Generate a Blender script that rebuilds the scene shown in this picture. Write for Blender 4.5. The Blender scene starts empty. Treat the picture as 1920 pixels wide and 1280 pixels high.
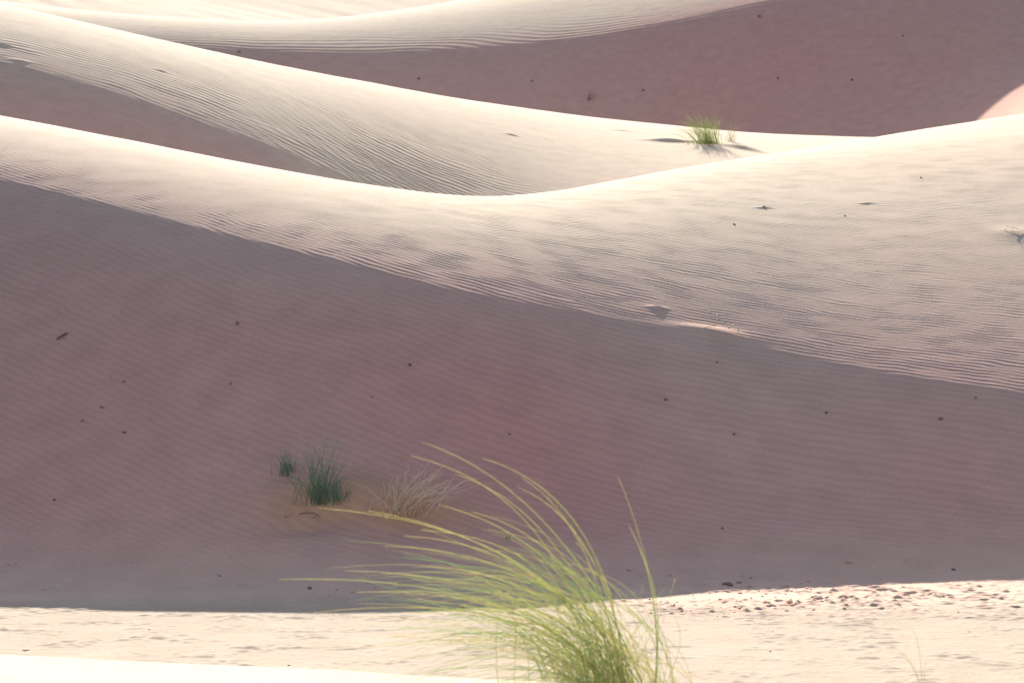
import bpy, math, random
import numpy as np
from mathutils import Vector, Matrix
random.seed(7); rng=np.random.default_rng(5)
F=3733.0; CH=2.2; HR=544.0
ELEV=math.radians(28); PHI=math.radians(8)
TE=math.tan(ELEV)
scene=bpy.context.scene
scene.view_settings.view_transform='Standard'; scene.view_settings.look='None'
scene.view_settings.exposure=0; scene.view_settings.gamma=1

# ---------------- noise ----------------
def mknoise(seed):
    r=np.random.default_rng(seed); g=r.uniform(0,2*math.pi,(256,256))
    gx,gy=np.cos(g),np.sin(g)
    def n(x,y):
        xi=np.floor(x).astype(np.int64); yi=np.floor(y).astype(np.int64)
        fx=x-xi; fy=y-yi; x0=xi&255; y0=yi&255; x1=(x0+1)&255; y1=(y0+1)&255
        a=gx[x0,y0]*fx+gy[x0,y0]*fy
        b=gx[x1,y0]*(fx-1)+gy[x1,y0]*fy
        c=gx[x0,y1]*fx+gy[x0,y1]*(fy-1)
        d=gx[x1,y1]*(fx-1)+gy[x1,y1]*(fy-1)
        u=fx*fx*fx*(fx*(fx*6-15)+10); v=fy*fy*fy*(fy*(fy*6-15)+10)
        return ((a+(b-a)*u)*(1-v)+(c+(d-c)*u)*v)*1.5
    return n
N=[mknoise(i) for i in range(12)]
def sstep(a,b,x):
    t=np.clip((x-a)/(b-a),0,1); return t*t*(3-2*t)

# ---------------- terrain grid (fan shaped, finer where looked at) -------------
U=np.concatenate([np.arange(-1500,-20,30),np.arange(-20,1944,4),np.arange(1950,3450,30)]).astype(float)
Y=np.concatenate([np.arange(2,7,.06),np.arange(7,8.2,.015),np.arange(8.2,11,.06),np.arange(11,13,.015),np.arange(13,26,.009),np.arange(26,32,.02),
   np.arange(32,37,.08),np.arange(37,50,.026),np.arange(50,70,.2),np.arange(70,90,.06),np.arange(90,160,.3),np.geomspace(160,2600,60)])
nc,nr=len(U),len(Y)
def curve(pts,sm=45):
    xs=[p[0] for p in pts]; ys=[p[1] for p in pts]
    g=np.arange(-2000,4000,5.0); v=np.interp(g,xs,ys)
    k=np.exp(-0.5*(np.arange(-3*sm,3*sm+1,5)/sm)**2); k/=k.sum()
    v=np.convolve(np.pad(v,len(k)//2,mode='edge'),k,mode='valid')
    return np.interp(U,g,v)
def los(v): return (HR-v)/F
A_crest=los(curve([(-1500,60),(-400,150),(0,217),(250,264),(500,314),(650,341),(800,362),(880,369),(960,368),(1050,358),(1250,320),(1450,288),(1630,259),(1920,214),(2500,130),(3400,60)],25))
A_term=los(curve([(-1500,120),(-300,275),(0,336),(200,382),(400,433),(700,502),(850,542),(1000,568),(1200,604),(1400,643),(1600,686),(1920,733),(2500,800),(3400,860)]))
A_shad=curve([(-1500,1100),(0,1139),(300,1152),(620,1156),(900,1141),(1150,1114),(1400,1100),(1550,1094),(1920,1092),(3400,1090)])
B_crest=los(curve([(-1500,-240),(-400,-70),(0,8),(250,64),(500,120),(850,185),(1100,220),(1400,250),(1630,261),(1920,268),(3400,270)]))
B_p=los(curve([(-1500,-60),(0,112),(200,165),(400,235),(560,292),(660,340),(800,380),(1000,395),(1320,345),(1600,325),(3400,320)],60))
B_s=curve([(-1500,.6),(0,TE),(320,TE),(470,.522),(700,.49),(900,.45),(1320,.30),(1600,.22),(3400,.2)],60)
C_crest=los(curve([(-1500,-60),(0,3),(130,20),(300,34),(480,43),(600,40),(750,22),(900,-3),(1100,-50),(1440,-110),(1920,-200),(3400,-330)]))
C_term=los(curve([(-1500,40),(0,70),(330,87),(560,100),(750,98),(900,90),(1000,82),(1100,70),(1200,52),(1300,32),(1440,0),(1920,-95),(3400,-200)]))
M_crest=los(curve([(-1500,1205),(0,1230),(300,1243),(600,1257),(950,1277),(1300,1292),(3400,1300)]))
yS=CH*F/(A_shad-HR)
one=np.ones(nc)
yTA=(CH+TE*yS)/(TE-A_term)
yPB=curve([(-1500,38),(0,38),(600,38),(900,40),(1320,42),(3400,44)],80)
yTC=75*one
DL=.08; DC=.035; FACE=.67
DB=.025*(1-sstep(300,900,U))+.015
def build():
    K=[]
    K.append((1*one,1.35*one,-.1*one))
    K.append((8*one,CH+M_crest*8,M_crest))
    K.append((10.6*one,0.02*one,0*one))
    zT=CH+A_term*yTA; zK=np.minimum(.3,zT*.3); yK=yTA-(zT-zK)/FACE
    K.append((yK-1.1,0*one,0*one)); K.append((yK,zK,.38*one)); K.append((yTA,zT,(TE+.02)*one,(TE-DL)*one))
    s=TE-DL; L=2*(A_crest-A_term)*yTA/(s-A_crest); yc=yTA+L; zc=CH+A_crest*yc
    K.append((yc,zc,A_crest))
    zP=CH+B_p*yPB; ch=np.clip(B_s*1.25,.25,FACE); zKb=np.minimum(3.0,zP-.4); yKb=yPB-(zP-zKb)/ch
    gb=np.maximum(yKb-1.6,yc+1.2)
    K.append((gb,2.6*one,0*one)); K.append((np.maximum(yKb,gb+.6),zKb,np.minimum(.33,B_s*.7)))
    sl=B_s-DB; K.append((yPB,zP,B_s+.02,sl))
    L=2*(B_crest-B_p)*yPB/(sl-B_crest); yc=yPB+L
    K.append((yc,CH+B_crest*yc,B_crest))
    zT=CH+C_term*yTC; yK=yTC-(zT-5.5)/FACE
    K.append((yK-2.2,5*one,0*one)); K.append((yK,5.5*one,.33*one)); K.append((yTC,zT,(TE+.02)*one,(TE-DC)*one))
    L=2*(C_crest-C_term)*yTC/(TE-DC-C_crest); yc=yTC+L
    K.append((yc,CH+C_crest*yc,C_crest))
    K.append((np.maximum(100,yc+6),13*one,.15*one)); K.append((155*one,26.5*one,.2*one))
    K.append((215*one,14*one,0*one)); K.append((2700*one,14*one,0*one))
    Z=np.zeros((nr,nc)); YY=Y[:,None]
    for a,b in zip(K[:-1],K[1:]):
        h=(b[0]-a[0])[None,:]; t=(YY-a[0][None,:])/h
        m=(t>=0)&(t<1); t=np.clip(t,0,1); t2=t*t; t3=t2*t
        z=(2*t3-3*t2+1)*a[1]+(t3-2*t2+t)*h*a[-1]+(-2*t3+3*t2)*b[1]+(t3-t2)*h*b[2]
        Z=np.where(m,z,Z)
    return Z,K
XX=(U[None,:]-960)/F*Y[:,None]; YY=np.broadcast_to(Y[:,None],XX.shape)
Z,K=build()
yKA=K[4][0]; ycA=K[6][0]; ycB=K[10][0]; ycC=K[14][0]
Z+=3.0*np.exp(-((XX-19.5)/5.8)**2-((YY-60.5)/5.5)**2)
far=sstep(100,115,YY)
Z+=far*(N[0]((XX+YY*.8)/16,(YY-XX*.3)/40)*.4+N[1]((XX+YY*.7)/1.6,YY/14)*.12*np.clip(N[2](XX/20,YY/20)+.4,0,1))
Z+=sstep(200,280,YY)*(N[2](XX/90,YY/60)*14)
Z+=sstep(3,6,YY)*(N[3](XX/3.2,YY/2.2)*.006+N[4](XX/.8,YY/.5)*.0028)

def find(u,row):
    j=int(np.argmin(abs(U-u))); p=HR-F*(Z[:,j]-CH)/Y
    i=int(np.argmax((p<=row)&(Y>4.5)))
    return Vector(((u-960)/F*Y[i],Y[i],Z[i,j]))
def hum(p,ax,ay,h,rot=0.):
    global Z
    dx=XX-p.x; dy=YY-p.y; c,s=math.cos(rot),math.sin(rot)
    Z=Z+h*np.exp(-((dx*c+dy*s)/ax)**2-((-dx*s+dy*c)/ay)**2)
tint=np.zeros_like(Z)
pc1=find(595,938); pc2=find(770,962)
hum(pc1,.45,.22,.10); hum(pc2,.5,.22,.09,-.2); hum(find(560,985),.35,.12,-.05)
pb=find(1320,268)
hum(pb,.35,.3,.08); hum(pb+Vector((-.85,-.15,0)),.5,.14,.075); hum(pb+Vector((.75,-.9,0)),.7,.09,.09,-.95)  # narrow ridge to the lower right is added to give the tuft's shadow streak
hum(find(1335,624),.30,.10,.035); hum(find(1905,438),.3,.2,.02)
lips=[(1232,577,.08,.018),(960,254,.16,.022),(1430,390,.09,.012),(42,116,.16,.025),(10,86,.16,.025),(306,134,.12,.016),(1165,246,.25,.022),(1625,382,.08,.012),(535,585,.06,.01)]
for (a,b,w,h) in lips: hum(find(a,b),w,w*.3,h,.15)

# ripples -------------------------------------------------
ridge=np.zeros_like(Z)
def wave(ph): return np.sin(ph+.45*np.sin(ph))
warp=N[5](XX/3.2,YY/2.0)*.15+N[6](XX/.8,YY/.5)*.030+N[7](XX/.24,YY/.13)*.018
inA=sstep(0,1,(YY-(yKA-.9))/1.2)*(1-sstep(-.6,.5,YY-ycA))
relT=(YY-yTA)/np.maximum(ycA-yTA,.5)
s=YY-.17*np.logaddexp(0,-XX/.7)*.7-.95*yTA[None,:]-.05*18+warp
w_=.5
soft=w_*np.logaddexp(0,s/w_)
phA=2*math.pi*((s-soft)/.085+soft/.052)
lit=(.0011+.0011*np.exp(-((YY-yTA)/.9)**2))*(1-.55*sstep(.45,.98,relT))
face=.0022+.0018*np.clip(-XX/2.5,0,1)
ampA=np.where(relT>0,lit,face*(1-sstep(-.35,0,relT))+.0022*sstep(-.35,0,relT))
ampA=ampA*(.25+1.25*np.clip(N[8](XX/2.2,YY/1.2)*.35+N[9](XX/.42,YY/.18)*1.1+.5,0,1))
wa=inA*wave(phA)
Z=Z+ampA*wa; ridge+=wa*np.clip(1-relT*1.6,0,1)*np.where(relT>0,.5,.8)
Z=Z+inA*(relT>-.1)*N[10](XX/.07,YY/.05)*.0005
inB=sstep(33,37.5,YY)*(1-sstep(-1.5,.5,YY-ycB))
warpB=N[5](XX/5,YY/3)*.35+N[6](XX/1.3,YY/.7)*.11+N[7](XX/.5,YY/.3)*.03
ub=960+XX/YY*F
relB=YY-yPB
hollow=np.exp(-((ub-690)/250)**2-(relB/3.5)**2)
ampB=.0012+.0020*np.exp(-(relB/1.8)**2)*(1-sstep(700,900,ub))+.0032*hollow
wb=inB*wave(2*math.pi*(YY+.03*XX+warpB)/.165)
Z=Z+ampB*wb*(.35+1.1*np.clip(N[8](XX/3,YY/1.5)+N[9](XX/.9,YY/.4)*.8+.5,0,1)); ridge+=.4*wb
Z=Z+inB*hollow*.0022*wave(2*math.pi*(.55*XX+.8*YY+N[6](XX/1.5,YY/1.)*.15)/.26)
inC=sstep(70,72,YY)*(1-sstep(-2,1,YY-ycC))
relC=YY-yTC
Z=Z+inC*(.0012+.0045*np.exp(-(relC/1.4)**2))*wave(2*math.pi*(YY+.1*XX+N[5](XX/8,YY/5)*.8+N[6](XX/3,YY/2)*.25)/.26)
# valley floor
fl=sstep(10,11,YY)*(1-sstep(-.9,.5,YY-yKA))
flm=sstep(5,7,YY)*(1-sstep(-.6,.6,YY-yKA))
Z=Z+flm*(N[7](XX/.16,YY/.07)*.0014+N[9](XX/.05,YY/.04)*.0018+N[10](XX/.6,YY/.5)*.003+N[11](XX/.025,YY/.025)*.0014)
Z=Z+fl*np.clip(N[8](XX/.09,YY/.06)*.7+N[5](XX/.5,YY/.3)-.25,0,1)*.014
d=np.exp(-((XX-2.2)/1.8)**4-((YY-14.15)/.85)**4)
cl=np.clip(N[8](XX/.7,YY/.3)*1.3+.65,0,1)
Z=Z+d*cl*(np.abs(N[9](XX/.15,YY/.13))*.017+N[10](XX/.05,YY/.05)*.007+np.clip(N[11](XX/.07,YY/.07)-.25,0,1)*.034)
for (tx,ty) in [(2.8,14.5),(3.1,14.35),(3.4,14.45)]:
    m=np.exp(-((XX-tx-(YY-ty)*-.35)/.10)**4-((YY-ty)/.4)**4)
    Z=Z+m*(.008*np.sin(2*math.pi*(YY+XX*.3)/.11)-.008+.006*N[9](XX/.06,YY/.06))
def blob(u,row,ax,ay,v,rot=0):
    global tint
    p=find(u,row); dx=XX-p.x; dy=YY-p.y; c,s=math.cos(rot),math.sin(rot)
    tint=tint+v*np.exp(-((dx*c+dy*s)/ax)**2-((-dx*s+dy*c)/ay)**2)
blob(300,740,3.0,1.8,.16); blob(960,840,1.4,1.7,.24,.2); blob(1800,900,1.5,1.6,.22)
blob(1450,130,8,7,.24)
shade_face=sstep(0,1.5,YY-yKA+1.6)*(1-sstep(-.4,.5,relT))
tint=tint+.06*N[11](XX/3.5,YY/2.4)+.06+.60*shade_face+.52*sstep(60,64,YY)*(1-sstep(74,77,YY))+.5*(1-sstep(-1.5,1.5,relB))*sstep(30,33,YY)*(1-sstep(450,650,ub))  # shaded dune faces painted redder to carry the shade tone, plus faint random variation
near=fl*(1-sstep(13.3,14.6,YY))  # coarse floor darkened only where sunlit; the shaded foot keeps plain sand
tint=tint*(1-.6*fl)+.22*fl*sstep(13.6,14.8,YY)+.4*d*cl*np.clip(N[10](XX/.12,YY/.12)+.4,0,1)  # painted shade tone runs on into the shaded foot; churned clods are redder
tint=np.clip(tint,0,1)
brown=np.exp(-((XX-pc1.x)/.55)**2-((YY-pc1.y)/.3)**2)+np.exp(-((XX-pc2.x)/.55)**2-((YY-pc2.y)/.3)**2)
brown=np.clip(brown,0,.85)
pale=np.clip(1-sstep(8.2,10,YY),0,1)

co=np.stack([XX,YY,Z],-1).reshape(-1,3).astype(np.float32)
i=np.arange(nr-1)[:,None]*nc+np.arange(nc-1)[None,:]
q=np.stack([i,i+1,i+nc+1,i+nc],-1).reshape(-1).astype(np.int32)
me=bpy.data.meshes.new("ground"); nf=len(q)//4
me.vertices.add(len(co)); me.vertices.foreach_set("co",co.reshape(-1))
me.loops.add(len(q)); me.loops.foreach_set("vertex_index",q)
me.polygons.add(nf); me.polygons.foreach_set("loop_start",np.arange(0,nf*4,4,dtype=np.int32))
me.polygons.foreach_set("use_smooth",np.ones(nf,dtype=bool))
me.update(calc_edges=True)
for nm,arr in (("tint",tint),("pale",pale),("coarse_lit",near),("ridge",ridge),("brown",brown)):
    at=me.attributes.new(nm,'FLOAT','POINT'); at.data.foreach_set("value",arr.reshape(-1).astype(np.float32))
ground=bpy.data.objects.new("ground",me); scene.collection.objects.link(ground)
ground["kind"]="structure"; ground["label"]="rippled pale cream sand dunes with shaded slip faces"; ground["category"]="sand dunes"

# ---------------- materials ----------------
def newmat(n):
    m=bpy.data.materials.new(n); m.use_nodes=True; nt=m.node_tree
    for x in list(nt.nodes): nt.nodes.remove(x)
    return m,nt,nt.nodes.new,nt.links.new
m,nt,nn,ln=newmat("sand")
out=nn('ShaderNodeOutputMaterial'); bs=nn('ShaderNodeBsdfPrincipled'); ln(bs.outputs[0],out.inputs[0])
bs.inputs['Roughness'].default_value=1; bs.inputs['Specular IOR Level'].default_value=.05
tc=nn('ShaderNodeTexCoord')
def attr(n):
    a=nn('ShaderNodeAttribute'); a.attribute_name=n; return a.outputs['Fac']
def mixc(f,a,b):
    mx=nn('ShaderNodeMix'); mx.data_type='RGBA'; ln(f,mx.inputs[0])
    for v,k in ((a,6),(b,7)):
        if isinstance(v,tuple): mx.inputs[k].default_value=v
        else: ln(v,mx.inputs[k])
    return mx.outputs[2]
c=mixc(attr("coarse_lit"),(.67,.54,.405,1),(.43,.35,.275,1))
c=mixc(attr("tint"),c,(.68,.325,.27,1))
c=mixc(attr("brown"),c,(.60,.34,.21,1))
c=mixc(attr("pale"),c,(.49,.425,.33,1))
nz=nn('ShaderNodeTexNoise'); nz.inputs['Scale'].default_value=180; nz.inputs['Detail'].default_value=3; ln(tc.outputs['Object'],nz.inputs['Vector'])
nz2=nn('ShaderNodeTexNoise'); nz2.inputs['Scale'].default_value=3; nz2.inputs['Detail'].default_value=6; ln(tc.outputs['Object'],nz2.inputs['Vector'])
r1=nn('ShaderNodeMapRange'); r1.inputs[1].default_value=.25; r1.inputs[2].default_value=.75; r1.inputs[3].default_value=.72; r1.inputs[4].default_value=1.26; ln(nz.outputs[0],r1.inputs[0])
r2=nn('ShaderNodeMapRange'); r2.inputs[1].default_value=.3; r2.inputs[2].default_value=.7; r2.inputs[3].default_value=.94; r2.inputs[4].default_value=1.06; ln(nz2.outputs[0],r2.inputs[0])
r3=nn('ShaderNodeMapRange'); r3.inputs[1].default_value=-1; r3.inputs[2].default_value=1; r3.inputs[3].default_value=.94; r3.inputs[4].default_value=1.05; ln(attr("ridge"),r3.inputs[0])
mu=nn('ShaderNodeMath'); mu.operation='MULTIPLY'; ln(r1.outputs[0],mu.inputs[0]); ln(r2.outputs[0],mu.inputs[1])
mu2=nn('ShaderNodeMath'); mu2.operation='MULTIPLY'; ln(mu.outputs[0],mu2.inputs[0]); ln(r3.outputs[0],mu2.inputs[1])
vm=nn('ShaderNodeVectorMath'); vm.operation='SCALE'; ln(c,vm.inputs[0]); ln(mu2.outputs[0],vm.inputs['Scale'])
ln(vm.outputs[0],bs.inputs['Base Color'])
bp=nn('ShaderNodeBump'); bp.inputs['Strength'].default_value=.4; bp.inputs['Distance'].default_value=.003
nz3=nn('ShaderNodeTexNoise'); nz3.inputs['Scale'].default_value=90; nz3.inputs['Detail'].default_value=5; ln(tc.outputs['Object'],nz3.inputs['Vector'])
ln(nz3.outputs[0],bp.inputs['Height']); ln(bp.outputs[0],bs.inputs['Normal'])
me.materials.append(m)

def plantmat(name,trans=.35):
    m,nt,nn,ln=newmat(name)
    out=nn('ShaderNodeOutputMaterial'); at=nn('ShaderNodeAttribute'); at.attribute_name="col"
    tc=nn('ShaderNodeTexCoord'); nz=nn('ShaderNodeTexNoise'); nz.inputs['Scale'].default_value=40; ln(tc.outputs['Object'],nz.inputs['Vector'])
    r=nn('ShaderNodeMapRange'); r.inputs[3].default_value=.75; r.inputs[4].default_value=1.25; ln(nz.outputs[0],r.inputs[0])
    v=nn('ShaderNodeVectorMath'); v.operation='SCALE'; ln(at.outputs['Color'],v.inputs[0]); ln(r.outputs[0],v.inputs['Scale'])
    d=nn('ShaderNodeBsdfDiffuse'); t=nn('ShaderNodeBsdfTranslucent'); mi=nn('ShaderNodeMixShader'); mi.inputs[0].default_value=trans
    ln(v.outputs[0],d.inputs[0]); ln(v.outputs[0],t.inputs[0]); ln(d.outputs[0],mi.inputs[1]); ln(t.outputs[0],mi.inputs[2]); ln(mi.outputs[0],out.inputs[0])
    return m
gm=plantmat("grass_blade",.5); dm=plantmat("dry_stem",.2)
def stonemat(name,cols):
    m,nt,nn,ln=newmat(name)
    out=nn('ShaderNodeOutputMaterial'); b=nn('ShaderNodeBsdfPrincipled'); b.inputs['Roughness'].default_value=.95
    oi=nn('ShaderNodeObjectInfo'); cr=nn('ShaderNodeValToRGB'); ln(oi.outputs['Random'],cr.inputs[0])
    cr.color_ramp.elements[0].color=cols[0]; cr.color_ramp.elements[1].color=cols[2]
    e=cr.color_ramp.elements.new(.2); e.color=cols[1]
    nz=nn('ShaderNodeTexNoise'); nz.inputs['Scale'].default_value=60
    r=nn('ShaderNodeMapRange'); r.inputs[3].default_value=.7; r.inputs[4].default_value=1.3; ln(nz.outputs[0],r.inputs[0])
    v=nn('ShaderNodeVectorMath'); v.operation='SCALE'; ln(cr.outputs[0],v.inputs[0]); ln(r.outputs[0],v.inputs['Scale'])
    ln(v.outputs[0],b.inputs['Base Color']); ln(b.outputs[0],out.inputs[0]); return m
sm=stonemat("stone",[(.36,.2,.15,1),(.62,.38,.28,1),(.76,.55,.42,1)])
sd=stonemat("dark_stone",[(.12,.09,.09,1),(.17,.12,.11,1),(.28,.19,.17,1)])

# ---------------- plants ----------------
def tubes(name,paths,mat,label,cat,loc,group=None):
    vs=[];fs=[];cs=[]
    for pts,r0,r1,c0,c1 in paths:
        n=len(pts); base=len(vs)
        for k,p in enumerate(pts):
            t=k/(n-1); r=r0*(1-t)**.7+r1
            d=(pts[min(k+1,n-1)]-pts[max(k-1,0)]).normalized()
            a=d.cross(Vector((0.13,1,0.07))).normalized(); b=d.cross(a)
            for q in range(3):
                an=q*2*math.pi/3
                vs.append(p+a*(r*math.cos(an))+b*(r*math.sin(an)))
                cs.append(tuple(c0[i]*(1-t)+c1[i]*t for i in range(3))+(1,))
        for k in range(n-1):
            for q in range(3):
                a0=base+k*3+q; b0=base+k*3+(q+1)%3
                fs.append((a0,b0,b0+3,a0+3))
        fs.append((base+2,base+1,base)); fs.append((base+n*3-3,base+n*3-2,base+n*3-1))
    me=bpy.data.meshes.new(name); me.from_pydata([tuple(v) for v in vs],[],fs)
    at=me.attributes.new("col",'FLOAT_COLOR','POINT'); at.data.foreach_set("color",np.array(cs,dtype=np.float32).reshape(-1))
    me.polygons.foreach_set("use_smooth",[True]*len(fs)); me.materials.append(mat)
    ob=bpy.data.objects.new(name,me); ob.location=loc; scene.collection.objects.link(ob)
    ob["label"]=label; ob["category"]=cat
    if group: ob["group"]=group
    return ob
def bez(p0,p1,p2,n=12,wob=0):
    o=[]
    for k in range(n):
        t=k/(n-1); p=p0*((1-t)**2)+p1*(2*t*(1-t))+p2*(t*t)
        if wob: p=p+Vector((random.gauss(0,wob),random.gauss(0,wob),random.gauss(0,wob)))*t
        o.append(p)
    return o
greens=[(.33,.50,.20),(.37,.53,.22),(.45,.56,.25),(.28,.44,.20),(.56,.59,.30)]
straw=(.74,.66,.36)
def gz(x,y):
    u=960+x/y*F; j=int(np.argmin(abs(U-u))); return float(np.interp(y,Y,Z[:,j]))
bx,by=.375,6.2; bz=gz(bx,by)
P=[]
def blade(p0,p1,p2,n,sway):
    pts=bez(p0,p1,p2,n); a=random.gauss(0,sway); b=random.uniform(.6,1.4); ph=random.uniform(-.6,.6)
    for k,p in enumerate(pts):
        t=k/(n-1); o=a*math.sin(math.pi*b*t*1.6+ph)*t
        p.z+=o; p.y+=o*.6
    return pts
tips=[(-1.1,.41),(-.97,.64),(-.83,.61),(-.65,.84),(-.70,.78),(-.47,.78),(-.36,.71),(-.34,.70),(-1.0,.30),(-.9,.42),(-.78,.50),(-.72,.52),(-.04,.72),(-.03,.61),(-.6,.66),(-.66,.57),(-.86,.36),(-.55,.72),(-.5,.6),(.02,.5)]
for tx,tz in tips:
    p0=Vector((random.gauss(0,.04),random.gauss(0,.04),-.02))
    p1=Vector((-.02+.18*tx+random.gauss(0,.03),random.gauss(0,.05),tz*.5+.24+random.gauss(0,.02)))
    if tx>-.1: p1=Vector((.12,0,.35)); p0.x=.06
    c=random.choice(greens); P.append((blade(p0,p1,Vector((tx,random.gauss(0,.12),tz)),18,.006),.0018,.0007,c,straw))
for k in range(340):
    f=random.random()
    if f<.46:
        tx=-random.triangular(.12,1.0,.5); tz=random.gauss(.34,.085)+(.08 if tx>-.5 else 0)
        p1z=tz*.5+.19+random.gauss(0,.055)
    elif f<.93:
        tx=-random.triangular(.02,1.0,.35); tz=random.uniform(-.08,.28); p1z=.24+random.uniform(-.11,.11)+tz*.3
    else:
        tx=random.uniform(-.14,.16); tz=random.uniform(.18,.42); p1z=tz*.6
    p0=Vector((random.gauss(-.07,.11),random.gauss(0,.09),-.03))
    p1=Vector((p0.x*.8+.05+tx*.16+random.gauss(0,.06),p0.y+random.gauss(0,.05),p1z))
    p2=Vector((tx,random.gauss(0,.20),tz))
    c=random.choice(greens); c1=straw if random.random()<.35 else tuple(v*1.12 for v in c)
    if random.random()<.12: c=(.74,.58,.30); c1=(.78,.62,.34)
    bc=(.86,.76,.38) if p0.x>-.05 else (.74,.74,.40)
    P.append((blade(p0,p1,p2,16,.014),random.uniform(.0007,.0012),.0004,tuple(.3*a+.7*b for a,b in zip(c,bc)),c1))
tubes("grass_tuft",P,gm,"tall green wind-bent desert grass tuft on bright sand","grass",Vector((bx,by,bz)))
def upright(name,u,row,h,n,spread,lean,cols,r,label,cat,mat=gm,wob=0,tipc=None,basew=.05):
    p=find(u,row); x,y=p.x,p.y; z=gz(x,y); P=[]
    for k in range(n):
        a=random.uniform(0,2*math.pi); s=random.random()**.6*spread
        hh=h*random.uniform(.4,1.0)
        p0=Vector((random.gauss(0,basew),random.gauss(0,basew*.7),-.02))
        p2=p0+Vector((math.cos(a)*s+lean*hh,math.sin(a)*s,hh*(1-.35*(s/(spread+1e-6))**2)))
        p1=p0+Vector(((p2.x-p0.x)*.3,(p2.y-p0.y)*.3,hh*.65))
        c=random.choice(cols); P.append((bez(p0,p1,p2,9,wob),r*random.uniform(.7,1.2),r*.25,c,tipc or tuple(v*1.1 for v in c)))
    return tubes(name,P,mat,label,cat,Vector((x,y,z)))
dg=[(.28,.44,.31),(.32,.47,.32),(.24,.40,.29),(.38,.49,.32)]
upright("grass_tuft",597,942,.60,85,.34,.02,dg,.0021,"blue-green feathery grass tuft on a small brown sand hummock","grass",basew=.07)
upright("grass_tuft",538,890,.26,36,.10,.0,dg,.0021,"short dark green grass tuft on a shaded dune","grass",basew=.04)
upright("grass_tuft",637,938,.25,30,.13,-.05,dg,.0020,"low dark green grass sprout beside a taller tuft","grass",basew=.04)
upright("dry_grass",748,966,.44,105,.38,.5,[(.92,.72,.52),(.82,.62,.46),(.95,.8,.62)],.0020,"tangled dead straw-coloured grass on a sand hummock","dry grass",dm,wob=.012,basew=.08)
upright("grass_tuft",1325,270,.86,160,.58,-.28,[(.46,.57,.22),(.40,.50,.2),(.58,.62,.27)],.0036,"bright green grass clump on a sunlit dune crest","grass",basew=.17,wob=.008)
upright("dry_grass",1372,266,.6,24,.4,.1,[(.6,.5,.34)],.003,"sparse pale dry grass beside a green clump","dry grass",dm)
upright("dry_grass",1105,190,.55,22,.35,.1,[(.46,.38,.34),(.5,.4,.36)],.005,"small dead shrub on a shaded far dune","dry grass",dm,wob=.01)
upright("dry_grass",1903,438,.11,18,.15,-.2,[(.8,.7,.6)],.002,"small bleached dead grass clump on rippled sand","dry grass",dm,wob=.01)
P=[]
for (tx,tz) in [(-.16,.20),(-.12,.17),(-.05,.26),(.02,.15),(-.2,.1)]:
    P.append((bez(Vector((0,0,-.02)),Vector((tx*.1,0,tz*.8+.04)),Vector((tx,.02,tz)),10),.0010,.0003,(.6,.58,.35),straw))
x=(1735-960)/F*6.6
tubes("grass_sprig",P,gm,"thin sprig of pale green grass blades on sand","grass",Vector((x,6.6,gz(x,6.6))))
def twig(u,row,paths,r,label,c=(.5,.42,.33)):
    p=find(u,row); z=gz(p.x,p.y); P=[]
    for pts in paths:
        vv=[Vector(q) for q in pts]
        if len(vv)==3: vv=bez(vv[0],vv[1],vv[2],10,.001)
        P.append((vv,r,r*.3,c,c))
    tubes("twig",P,dm,label,"twig",Vector((p.x,p.y,z+.004)))
twig(1345,622,[[(-.2,0,.0),(-.05,.05,.07),(.16,0,.03)],[(-.1,.05,.20),(0,.03,.11),(.13,0,.04)],[(.0,.1,.15),(.05,.05,.09),(.1,.0,.03)],[(.1,0,.02),(.2,-.02,.09),(.12,.15,.04)],[(.16,0,.03),(.22,0,.02),(.17,-.03,-.03)]],.0055,"curved pale dead twig lying on the sand at a shadow edge",(.72,.62,.5))
twig(527,583,[[(-.02,0,0),(-.03,0,.03),(-.01,0,.06)],[(0,0,.03),(.08,0,.03),(.2,0,.0)]],.003,"small bleached twig on shaded sand",(.75,.68,.6))
twig(1894,432,[[(-.07,0,.0),(0,.02,.05),(.1,0,.01)],[(-.05,0,.04),(.03,0,.02),(.1,-.03,.0)]],.004,"bleached dead branch half buried in rippled sand",(.85,.78,.68))
twig(460,1103,[[(-.07,0,.01),(0,0,.02),(.09,-.02,.0)]],.003,"pale straight stick on the valley floor",(.6,.55,.5))
twig(115,636,[[(-.05,0,-.03),(-.01,0,.03),(.05,.03,.05)],[(-.03,0,.0),(.02,0,.03),(.055,.03,.04)]],.008,"short dark curled piece of plant debris on shaded sand",(.28,.2,.18))
twig(560,972,[[(-.1,.05,.03),(-.14,0,-.02),(-.04,-.05,.02)],[(0,0,.02),(.12,.05,.05),(.17,-.05,.0)],[(.05,.1,.02),(.2,.02,.02),(.1,-.1,.0)],[(-.4,.25,0),(-.25,.3,.05),(-.08,.15,.0)]],.0035,"dark curled root stems sticking out of sand",(.3,.23,.2))

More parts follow.
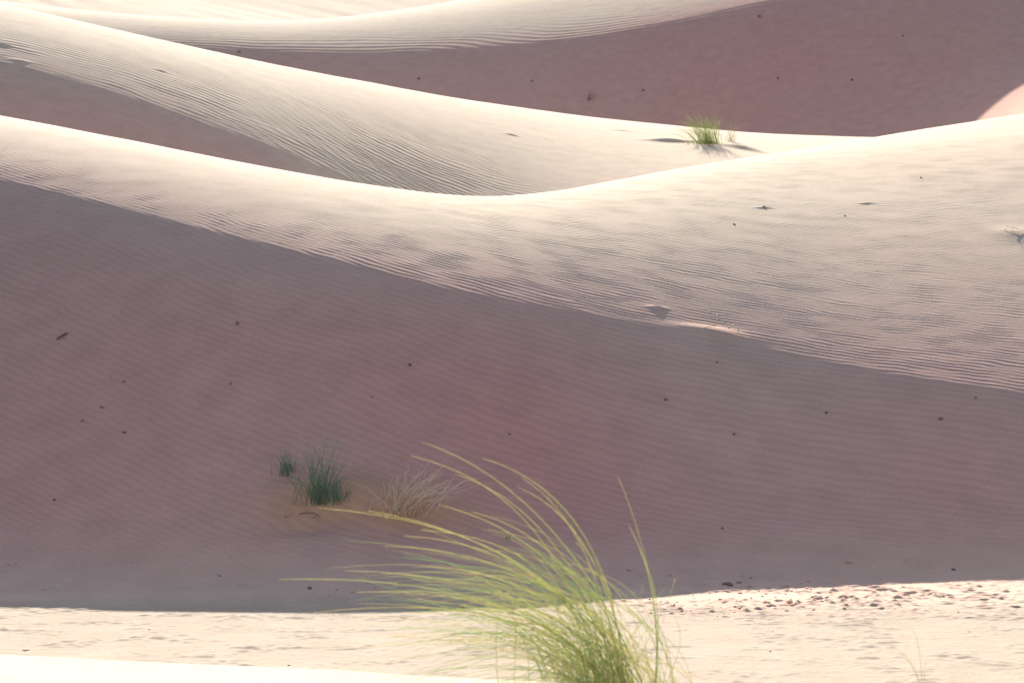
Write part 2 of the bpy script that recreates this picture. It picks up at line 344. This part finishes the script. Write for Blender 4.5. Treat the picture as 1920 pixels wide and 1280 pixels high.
# ---------------- stones ----------------
import bmesh
def rocks(mat,fz=1.):
    out=[]
    for k in range(6):
        bm=bmesh.new(); bmesh.ops.create_icosphere(bm,subdivisions=2,radius=1)
        sx,sy,sz=random.uniform(.8,1.3),random.uniform(.7,1),random.uniform(.4,.65)*fz
        pl=[(Vector((random.gauss(0,1),random.gauss(0,1),random.gauss(0,1))).normalized(),random.uniform(.55,.85)) for _ in range(9)]
        for v in bm.verts:
            for n_,dd in pl:
                e=v.co.dot(n_)-dd
                if e>0: v.co-=n_*e
            v.co=Vector((v.co.x*sx,v.co.y*sy,v.co.z*sz))
        mm=bpy.data.meshes.new("pebble"); bm.to_mesh(mm); bm.free(); mm.materials.append(mat); out.append(mm)
    return out
RL=rocks(sm,.75); RD=rocks(sd,1.3)
def stone(u,row,px,label="small reddish brown clod on pale sand",group="stones scattered on the valley floor",ms=RL):
    p=find(u,row); r=px/F*p.y*.5
    ob=bpy.data.objects.new("pebble",random.choice(ms)); scene.collection.objects.link(ob)
    ob.location=(p.x,p.y,gz(p.x,p.y)+r*.12); ob.scale=(r,r,r); ob.rotation_euler=(random.uniform(-.2,.2),random.uniform(-.2,.2),random.uniform(0,6))
    ob["label"]=label; ob["category"]="stone"; ob["group"]=group
stone(1365,1098,26,"largest reddish brown stone at the edge of the shade",ms=rocks(stonemat("brown_stone",[(.3,.17,.14,1)]*3)))
for a,b,c in [(1480,1131,20),(1490,1135,13),(1262,1137,16),(1594,1055,13),(1392,1081,9),(1410,1085,8),(45,1221,16),(80,1107,10),(409,1081,8),(1642,1111,10),(660,1112,10),(700,1105,8),(865,1140,14),(540,1250,8),(1700,1050,10),(12,1060,6),(25,1058,6),(690,1140,9),(720,1098,8),(1180,1070,8)]: stone(a,b,c)
for k in range(135):
    stone(min(1800,max(1150,random.gauss(1400,170))),random.gauss(1126,20),2.5+8.5*random.random()**2.3)
for k in range(30): stone(random.uniform(600,800),random.gauss(1118,16),random.uniform(2.5,6.5))
for k in range(35): stone(random.uniform(0,1920),random.uniform(1045,1225),random.uniform(2.5,5))
for a,b in [(1725,334),(1432,389),(1583,405),(1376,421)]: stone(a,b,5,"tiny dark stone on a sunlit dune","stones on the dunes",RD)
for a,b,c in [(1422,35,9),(1205,173,9),(450,100,9),(445,607,10),(768,685,9),(233,813,10),(190,765,8),(740,960,9),(953,1010,11),(580,1105,10),(1765,786,11),(1550,776,8),(1377,815,8),(1248,750,8),(1790,1070,9),(785,150,7),(997,156,7),(1457,153,7),(1830,747,8),(153,790,7),(100,938,7),(1355,992,7),(432,720,6),(232,716,6),(1690,70,6),(1595,152,6),(1345,680,5),(955,815,6),(697,745,5)]:
    stone(a,b,c,"dark pebble standing in for a sensor dust spot","stones on the dunes",RD)  # sensor dust specks, built as added dark pebbles

# ---------------- light, sky, camera ----------------
w=bpy.data.worlds.new("World"); scene.world=w; w.use_nodes=True; nt=w.node_tree
bg=nt.nodes['Background']; sk=nt.nodes.new('ShaderNodeTexSky'); sk.sky_type='NISHITA'; sk.sun_disc=False
sk.sun_elevation=ELEV; sk.sun_rotation=-PHI; sk.dust_density=2.2; sk.air_density=1.0; sk.ozone_density=1
nt.links.new(sk.outputs[0],bg.inputs[0]); bg.inputs[1].default_value=.17
sl=bpy.data.lights.new("sun",'SUN'); sl.energy=12; sl.angle=math.radians(.55); sl.color=(1,.96,.87)
so=bpy.data.objects.new("sun",sl); scene.collection.objects.link(so)
S=Vector((-math.sin(PHI)*math.cos(ELEV),math.cos(PHI)*math.cos(ELEV),math.sin(ELEV)))
so.rotation_euler=S.to_track_quat('Z','Y').to_euler()
cam=bpy.data.cameras.new("camera"); cam.lens=70; cam.sensor_width=36; cam.clip_end=6000; cam.clip_start=.05
cam.dof.use_dof=True; cam.dof.focus_distance=19; cam.dof.aperture_fstop=6.3
co_=bpy.data.objects.new("camera",cam); scene.collection.objects.link(co_); co_.location=(0,0,CH)
co_.rotation_euler=(math.radians(90)-math.atan(96/F),0,0); scene.camera=co_
